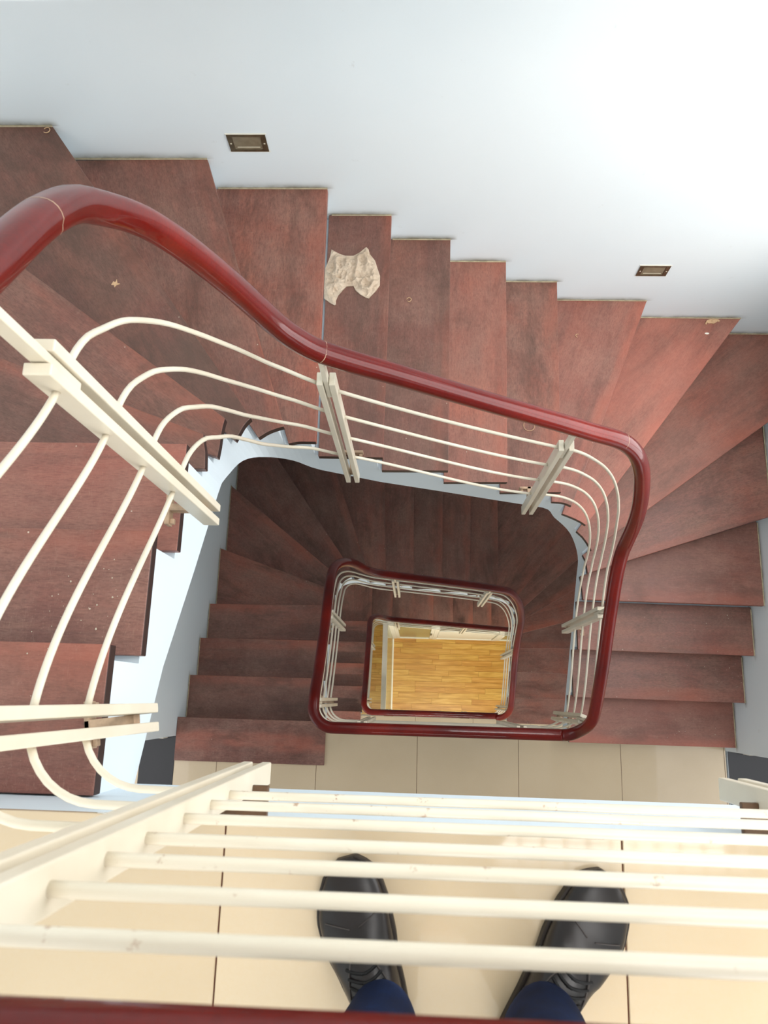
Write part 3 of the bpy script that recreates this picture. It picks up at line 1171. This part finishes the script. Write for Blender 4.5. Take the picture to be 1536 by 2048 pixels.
def sheet(name, outline, z, mat, amp, step, fold, seed, holes=(), edge=0.006):
    pts = [Vector(p) for p in outline]
    n = len(pts)

    def inside(p):
        c = False
        for i in range(n):
            a, b = pts[i], pts[(i + 1) % n]
            if (a.y > p.y) != (b.y > p.y) and p.x < (b.x - a.x) * (p.y - a.y) / (b.y - a.y) + a.x:
                c = not c
        return c

    def edist(p):
        d = 9
        for i in range(n):
            a, b = pts[i], pts[(i + 1) % n]
            e = b - a
            t = max(0, min(1, (p - a).dot(e) / e.length_squared))
            d = min(d, (a + e * t - p).length)
        return d
    allp = list(pts)
    xs = [p.x for p in pts]
    ys = [p.y for p in pts]
    y = min(ys)
    while y < max(ys):
        x = min(xs)
        while x < max(xs):
            q = Vector((x + random.uniform(-.3, .3) * step, y + random.uniform(-.3, .3) * step))
            if inside(q) and edist(q) > step * .5:
                allp.append(q)
            x += step
        y += step
    edges = [(i, (i + 1) % n) for i in range(n)]
    res = delaunay_2d_cdt(allp, edges, [list(range(n))], 1, 1e-6)
    vs, fs = res[0], res[2]
    V = []
    for p in vs:
        d = edist(p)
        k = min(1.0, d / (edge * 4))
        q = Vector((p.x * fold + seed, p.y * fold, seed))
        rid = 1 - abs(noise.noise(q)) * 2.2
        rid2 = 1 - abs(noise.noise(q * 2.3 + Vector((3, 7, 1)))) * 2.2
        h = edge * .5 + amp * (.25 + .75 * k) * (max(0, rid) * .7 + max(0, rid2) * .35)
        for hx, hy, hr in holes:
            h *= min(1, max(.05, ((p - Vector((hx, hy))).length / hr)))
        V.append((p.x, p.y, z + h))
    m = len(V)
    V2l = V + [(p.x, p.y, z + .0006) for p in vs]
    F = [tuple(f) for f in fs] + [tuple(i + m for i in reversed(f)) for f in fs]
    F += [(i, (i + 1) % n, m + (i + 1) % n, m + i) for i in range(n)]
    return obj(name, V2l, F, mat)


def mat_plastic():
    m = NT('crumpled_beige_plastic', 0.28, 0.5)
    v = m.coords()
    a = m.noise(v, 24, 3)
    m.color(m.mix(m.ramp(a, [(.3, G(0)), (.7, G(1))]), lin(210, 192, 170), lin(190, 168, 144)))
    m.b.inputs['Subsurface Weight'].default_value = 0.0
    m.bump(m.noise(v, 90, 5, .75), .8, .005)
    return m.m


M_BAG = mat_plastic()
M_PAPER = mat_simple('tan_paper', lin(206, 170, 132), 0.7, 0.3, 0.2, 60)
BAG = [(-0.366, 1.757), (-0.3331, 1.7373), (-0.3089, 1.7282), (-0.2758, 1.7297), (-0.2503, 1.7445), (-0.2251, 1.7685), (-0.2152, 1.758), (-0.2098, 1.7368), (-0.1876, 1.7079), (-0.177, 1.6738), (-0.1654, 1.6399), (-0.1653, 1.5984), (-0.1786, 1.575), (-0.1988, 1.5516), (-0.2078, 1.54), (-0.2172, 1.5425), (-0.241, 1.5564), (-0.2604, 1.5743), (-0.2706, 1.5949), (-0.2986, 1.5921), (-0.312, 1.5764), (-0.3298, 1.553), (-0.3381, 1.5298), (-0.3373, 1.5119), (-0.343, 1.5092), (-0.361, 1.5193), (-0.3853, 1.5384), (-0.3870, 1.5835), (-0.3870, 1.6304), (-0.3870, 1.6723), (-0.3808, 1.6907), (-0.3704, 1.7225)]
tag(sheet('plastic_bag', BAG, -9 * R, M_BAG, .020, .0045, 24.0, 4.2, [(-.3284, 1.6295, .012)]),
    'crumpled beige plastic bag lying on a step', 'bag')
SCR = [(1.4388, 1.8877), (1.448, 1.904), (1.4617, 1.909), (1.4753, 1.912), (1.4884, 1.913), (1.5009, 1.911), (1.5083, 1.9062), (1.5126, 1.9011), (1.5091, 1.8974), (1.4995, 1.8991), (1.4908, 1.8909), (1.4808, 1.8863), (1.4664, 1.888), (1.4534, 1.8878), (1.4489, 1.8932), (1.4449, 1.8823), (1.4401, 1.8823)]
tag(sheet('paper_scrap', SCR, -14 * R, M_PAPER, .012, .005, 30.0, 1.7, [(1.467, 1.899, .006)]),
    'torn tan paper scrap against the wall on the reddest winder step', 'scrap')
CH = [(1.4446 + .011 * math.cos(a) * (1 + .2 * math.sin(3 * a)), 1.8323 + .005 * math.sin(a)) for a in [i * .628 for i in range(10)]]
tag(sheet('paper_scrap', CH, -14 * R, M_WHITE, .003, .003, 60, 2.2, edge=.003),
    'small white chip below the torn tan scrap', 'scrap')
LF = [(-.935 + (x + .93) * .55, 1.21 + (y - 1.21) * .55) for x, y in [(-.955, 1.20), (-.945, 1.222), (-.934, 1.215), (-.927, 1.235), (-.922, 1.212), (-.905, 1.206), (-.925, 1.198), (-.935, 1.185), (-.94, 1.199)]]
tag(sheet('dry_leaf_fragment', LF, -5 * R, M_PAPER, .006, .006, 40, 5.2, edge=.003),
    'small dry leaf fragment on the dusty upper left winder step', 'leaf')


def curl(x, y, k, r, a0, a1, label, th=.0016):
    pts = [Vector((x + r * math.cos(a0 + (a1 - a0) * i / 16), y + r * math.sin(a0 + (a1 - a0) * i / 16), -k * R + th * 1.1 + .004 * (i / 16) * (r / .01))) for i in range(17)]
    V, F = sweep(pts, circ(th, 6))
    return tag(obj('wood_shaving', V, F, M_PAPER, smooth=True), label, 'shaving', 'curled shavings dropped on the steps')


curl(-1.3238, 1.899, 6, .012, 2.6, -2.2, 'curled pale shaving in the top left corner step by the wall')
curl(-.0502, 1.6308, 10, .0095, 3.0, -2.3, 'small curled pale shaving on the step right of the bag')
curl(.76, 1.7274, 13, .009, 1.0, 4.6, 'small hooked pale shaving on the first flared step')
curl(.4946, 1.201, 12, .025, .4, -4.2, 'thin large open ring of fibre behind the handrail', .0011)

# plaster crumbs, far too many and small to count
cr = MB()
random.seed(3)
spots = [(1.8, .2416, 19), (1.825, .302, 18), (1.643, .296, 18), (1.757, .297, 18), (1.783, .292, 18), (1.767, .2185, 19), (1.7816, .1915, 19),
         (1.4244, .2586, 19), (1.83, .18, 19), (1.83, -.0976, 20), (1.83, -.1255, 20), (1.83, -.1966, 20), (1.1263, .8, 17), (1.3679, .6841, 17), (1.2846, .6525, 17),
         (1.6963, .7972, 17), (-.6964, -.016, 1), (-.6765, .07, 1), (-.6718, .05, 1), (-.7138, .06, 1), (-.5995, .2475, 2), (-.6478, .2464, 2), (-.6279, .2037, 2)]
for k in range(60):
    spots.append((random.uniform(1.0, 1.83), random.uniform(-.18, .5), None))
for k in range(26):
    spots.append((random.uniform(-.8, -.6), random.uniform(.1, .3), 2))
for x, y, k in spots:
    if k is None:
        k = 17 + sum(1 for q in (.53, .28, .03) if y < q)
    s = random.uniform(.0007, .0017) * (2.0 if random.random() < .12 else 1)
    z = -k * R + s * .6
    v = [(x + s * dx * random.uniform(.7, 1.3), y + s * dy * random.uniform(.7, 1.3), z + s * dz) for dx, dy, dz in ((1, 0, 0), (-1, 0, 0), (0, 1, 0), (0, -1, 0), (0, 0, 1), (0, 0, -.6))]
    cr.add(v, [(0, 2, 4), (2, 1, 4), (1, 3, 4), (3, 0, 4), (2, 0, 5), (1, 2, 5), (3, 1, 5), (0, 3, 5)])
tag(cr.build('plaster_crumbs', M_SCREW), 'white plaster crumbs scattered over the wooden steps', 'debris', None, 'stuff')

# ------------------------------------------------------------------ the person looking over the railing
M_LEATHER = mat_simple('black_leather', lin(30, 25, 25), 0.32, 0.35, 0.3, 25)
M_SOLE = mat_simple('brown_black_sole', lin(44, 36, 30), 0.55, 0.3, 0.3, 40)
M_LACE = mat_simple('black_lace', lin(16, 15, 16), 0.7, 0.3)
M_STITCH = mat_simple('grey_stitching', lin(64, 58, 56), 0.6, 0.3)
M_SKIN = mat_simple('skin', lin(190, 140, 112), 0.5, 0.4, 0.08, 12)
M_SHIRT = mat_simple('grey_shirt_cloth', lin(120, 124, 130), 0.8, 0.2, 0.1, 30)
M_HAIR = mat_simple('black_hair', lin(22, 18, 16), 0.5, 0.4, 0.3, 50)
M_PHONE = mat_simple('black_phone_case', lin(20, 20, 22), 0.35, 0.5, 0.1, 30)


def mat_jeans():
    m = NT('navy_denim', 0.85, 0.15)
    v = m.coords()
    a = m.noise(v, 9, 4)
    b = m.noise(m.coords((260, 260, 60)), 1.0, 2)
    c = m.ramp(a, [(.3, lin(6, 14, 34)), (.55, lin(11, 28, 60)), (.75, lin(22, 46, 88))])
    m.color(m.mix(m.ramp(b, [(.4, G(.35)), (.6, G(0))]), c, lin(8, 16, 40)))
    return m.m


M_JEANS = mat_jeans()


def tab(t, u):
    for (a, x), (b, y) in zip(t[:-1], t[1:]):
        if a <= u <= b:
            k = (u - a) / (b - a)
            k = k * k * (3 - 2 * k) * .5 + k * .5
            return x + (y - x) * k
    return t[-1][1]


SW_O = [(0, .012), (.02, .024), (.06, .031), (.14, .036), (.32, .036), (.46, .041), (.62, .050), (.74, .0515), (.85, .046), (.93, .035), (.975, .022), (1, .010)]
SHH = [(0, .050), (.03, .068), (.10, .080), (.25, .084), (.38, .080), (.50, .068), (.62, .056), (.75, .048), (.87, .041), (.95, .034), (1, .024)]


def shoe(heel, toe, flip, parent, lab):
    d = Vector(toe) - Vector(heel)
    L = d.length
    ang = math.atan2(d.y, d.x) - math.pi / 2
    T = Matrix.Translation((heel[0], heel[1], 0.0)) @ Matrix.Rotation(ang, 4, 'Z')
    N = 30
    K = 16

    def asym(u):
        return flip * .008 * math.sin(math.pi * min(1, max(0, (u - .35) / .65)))
    V, F = [], []
    for i in range(N + 1):
        u = i / N
        w, h = tab(SW_O, u), tab(SHH, u)
        for j in range(K + 1):
            a = math.pi * j / K
            cx, sz = math.cos(a), math.sin(a)
            wr = 0.0
            if .45 < u < .66:
                wr = .0016 * math.sin(u * 140 + j) * sz
            ex = .62 if u > .5 else .75
            V.append(T @ Vector((w * abs(cx) ** .8 * (1 if cx > 0 else -1) + asym(u), u * L, .018 + (h - .018) * abs(sz) ** ex + wr)))
    for i in range(N):
        for j in range(K):
            a = i * (K + 1) + j
            F.append((a, a + 1, a + K + 2, a + K + 1))
    F.append(tuple(range(K + 1)))
    F.append(tuple(range(N * (K + 1), (N + 1) * (K + 1))))
    sh = obj('shoe', V, F, M_LEATHER, smooth=True)
    part(sh, parent)
    sh['label'] = lab
    # sole
    ring = []
    for i in range(N + 1):
        u = i / N
        ring.append((tab(SW_O, u) + .0042 + asym(u), u * L * 1.012 - .002))
    for i in range(N, -1, -1):
        u = i / N
        ring.append((-tab(SW_O, u) - .0042 + asym(u), u * L * 1.012 - .002))
    V = [T @ Vector((x, y, z)) for z in (.0005, .021) for x, y in ring]
    n = len(ring)
    F = [tuple(range(n)), tuple(range(n, 2 * n))] + [(i, (i + 1) % n, n + (i + 1) % n, n + i) for i in range(n)]
    q = obj('sole', V, F, M_SOLE, bevel=.002)
    q.parent = sh

    def top(u, x):
        w, h = tab(SW_O, u), tab(SHH, u)
        c = min(.98, abs(x) / w) ** 1.25
        s = math.sqrt(max(0, 1 - c * c))
        ex = .62 if u > .5 else .75
        return T @ Vector((x + asym(u), u * L, .018 + (h - .018) * s ** ex + .0016))
    # laces
    for i in range(4):
        u = .40 + i * .038
        for sg in (-1, 1):
            pts = [top(u + .030 * t * t, sg * (-.004 + .028 * t)) for t in [k / 8 for k in range(9)]]
            V, F = sweep(pts, circ(.0022, 6))
            q = obj('lace', V, F, M_LACE, smooth=True)
            q.parent = sh
    # toe-cap stitching and facing seam
    for sg in (-1, 1):
        pts = [top(.70 + .05 * t, sg * (.006 + .034 * t)) for t in [k / 10 for k in range(11)]]
        V, F = sweep(pts, circ(.0009, 5))
        q = obj('stitching', V, F, M_STITCH, smooth=True)
        q.parent = sh
        pts = [top(.36 + .24 * t, sg * (.030 - .020 * t * t)) for t in [k / 12 for k in range(13)]]
        V, F = sweep(pts, circ(.0012, 5))
        q = obj('seam', V, F, M_STITCH, smooth=True)
        q.parent = sh
    return sh


def skin_mesh(name, nodes, edges, root, mat, parent=None, sub=2):
    me = bpy.data.meshes.new(name)
    me.from_pydata([n[0] for n in nodes], edges, [])
    o = bpy.data.objects.new(name, me)
    link(o)
    sk = o.modifiers.new('skin', 'SKIN')
    sk.use_smooth_shade = True
    if not me.skin_vertices:
        bpy.context.view_layer.objects.active = o
        me.skin_vertices.new() if hasattr(me.skin_vertices, 'new') else None
    d = me.skin_vertices[0].data
    for i, nd in enumerate(nodes):
        r = nd[1]
        d[i].radius = r if isinstance(r, tuple) else (r, r)
        d[i].use_root = (i == root)
    ss = o.modifiers.new('sub', 'SUBSURF')
    ss.levels = ss.render_levels = sub
    dg = bpy.context.evaluated_depsgraph_get()
    dg.update()
    m2 = bpy.data.meshes.new_from_object(o.evaluated_get(dg))
    o.modifiers.clear()
    o.data = m2
    m2.materials.clear()
    m2.materials.append(mat)
    for p in m2.polygons:
        p.use_smooth = True
    if parent is not None:
        part(o, parent)
    return o


def pants(parent):
    """two denim legs joined at the hips, one surface of stacked rings per leg"""
    V, F = [], []
    K = 28
    hips = [(-.035, -.05, None)]
    legs = [((-.034, -.432), (-.045, -.425), (-.020, -.505)), ((.184, -.425), (.165, -.420), (.165, -.505))]
    rings = [(.055, .047), (.075, .052), (.10, .054), (.14, .054), (.20, .057), (.30, .062), (.42, .066), (.52, .066), (.62, .073), (.74, .083), (.84, .092), (.92, .10), (1.0, .10)]
    for li, (hem, knee, hip) in enumerate(legs):
        base = len(V)
        for ri, (z, r) in enumerate(rings):
            if z < .5:
                t = (z - .05) / .45
                c = (hem[0] + (knee[0] - hem[0]) * t, hem[1] + (knee[1] - hem[1]) * t)
            else:
                t = (z - .5) / .5
                c = (knee[0] + (hip[0] - knee[0]) * t, knee[1] + (hip[1] - knee[1]) * t)
            for k in range(K):
                a = 2 * math.pi * k / K
                f = 1 + .05 * math.sin(3 * a + z * 40 + li) * (1 if z < .25 else .3) + .04 * noise.noise(Vector((math.cos(a) * 2, math.sin(a) * 2, z * 14 + li * 5)))
                zz = z + (.018 * math.sin(a + 2.2) if z < .06 else .006 * math.sin(2 * a + z * 30))
                V.append((c[0] + r * f * math.cos(a), c[1] + r * f * 1.05 * math.sin(a), zz))
        for i in range(len(rings) - 1):
            for k in range(K):
                a = base + i * K + k
                b = base + i * K + (k + 1) % K
                F.append((a, b, b + K, a + K))
        top = base + (len(rings) - 1) * K
        F.append(tuple(range(top, top + K)))
        F.append(tuple(range(base, base + K)))
    o = obj('trousers', V, F, M_JEANS, smooth=True)
    s = o.modifiers.new('sub', 'SUBSURF')
    s.levels = s.render_levels = 1
    part(o, parent)
    return o


# body pose: standing at the landing edge, both arms stretched forward holding a phone over the well
B = [((.07, -.50, .98), (.13, .095)), ((.07, -.485, 1.15), (.125, .09)), ((.06, -.45, 1.34), (.15, .095)), ((.05, -.415, 1.46), (.055, .055)),
     ((.04, -.375, 1.545), (.062, .066)), ((.03, -.33, 1.62), (.078, .092)), ((.03, -.325, 1.70), (.066, .080)),
     ((-.105, -.44, 1.385), (.052, .052)), ((-.165, -.33, 1.19), (.040, .040)), ((-.115, -.16, 1.235), (.031, .030)), ((-.085, -.075, 1.262), (.024, .020)),
     ((.225, -.44, 1.385), (.052, .052)), ((.265, -.33, 1.19), (.040, .040)), ((.165, -.16, 1.235), (.031, .030)), ((.110, -.075, 1.262), (.024, .020)),
     ((-.02, -.505, .90), (.080, .085)), ((-.045, -.425, .50), (.052, .055)), ((-.034, -.440, .10), (.034, .036)),
     ((.165, -.505, .90), (.080, .085)), ((.165, -.420, .50), (.052, .055)), ((.184, -.435, .10), (.034, .036))]
BE = [(0, 1), (1, 2), (2, 3), (3, 4), (4, 5), (5, 6), (2, 7), (7, 8), (8, 9), (9, 10), (2, 11), (11, 12), (12, 13), (13, 14), (0, 15), (15, 16), (16, 17), (0, 18), (18, 19), (19, 20)]
# fingers closing on the long edges of the phone
for hand, sg, w in ((10, 1, -.072), (14, -1, .097)):
    for i, fy in enumerate((-.055, -.035, -.015, .003)):
        a = len(B)
        B.append(((w + sg * .010, fy - .008, 1.274), .0085))
        B.append(((w + sg * .018, fy, 1.287), .0078))
        B.append(((w + sg * .034, fy + .002, 1.290), .007))
        BE += [(hand, a), (a, a + 1), (a + 1, a + 2)]
person = skin_mesh('person', B, BE, 0, M_SKIN)
tag(person, 'person in navy jeans and black lace-up shoes standing behind the railing', 'person')
shoe((-.012, -.513), (-.094, -.234), -1, person, 'dusty black leather lace-up shoe')
shoe((.150, -.492), (.292, -.243), 1, person, 'scuffed black leather lace-up shoe turned outwards')
pants(person)
S = [((.07, -.50, .95), (.150, .112)), ((.07, -.485, 1.15), (.145, .105)), ((.06, -.45, 1.34), (.165, .108)), ((.05, -.42, 1.425), (.07, .068)),
     ((-.105, -.44, 1.385), (.066, .066)), ((-.150, -.36, 1.25), (.056, .056)), ((.225, -.44, 1.385), (.066, .066)), ((.255, -.36, 1.25), (.056, .056))]
skin_mesh('shirt', S, [(0, 1), (1, 2), (2, 3), (2, 4), (4, 5), (2, 6), (6, 7)], 0, M_SHIRT, person)
HV, HF = [], []
for i in range(9):
    for j in range(18):
        a, b = math.pi * .62 * i / 8, 2 * math.pi * j / 18
        HV.append((.03 + .088 * math.sin(a) * math.cos(b), -.338 + .102 * math.sin(a) * math.sin(b) - .01, 1.665 + .105 * math.cos(a) - (.03 if math.sin(b) < -.2 else -.01) * math.sin(a)))
for i in range(8):
    for j in range(18):
        HF.append((i * 18 + j, i * 18 + (j + 1) % 18, (i + 1) * 18 + (j + 1) % 18, (i + 1) * 18 + j))
part(obj('hair', HV, HF, M_HAIR, smooth=True), person)
# phone: its lens is where the photograph was taken from
PT = Matrix.Translation(CAM) @ Rm.to_4x4()
m = MB()
m.box(-.062, .085, -.050, .022, .007, .015, PT)
ph = m.build('phone', M_PHONE, bevel=.003)
tag(ph, 'black phone held out over the stairwell by the person', 'phone')
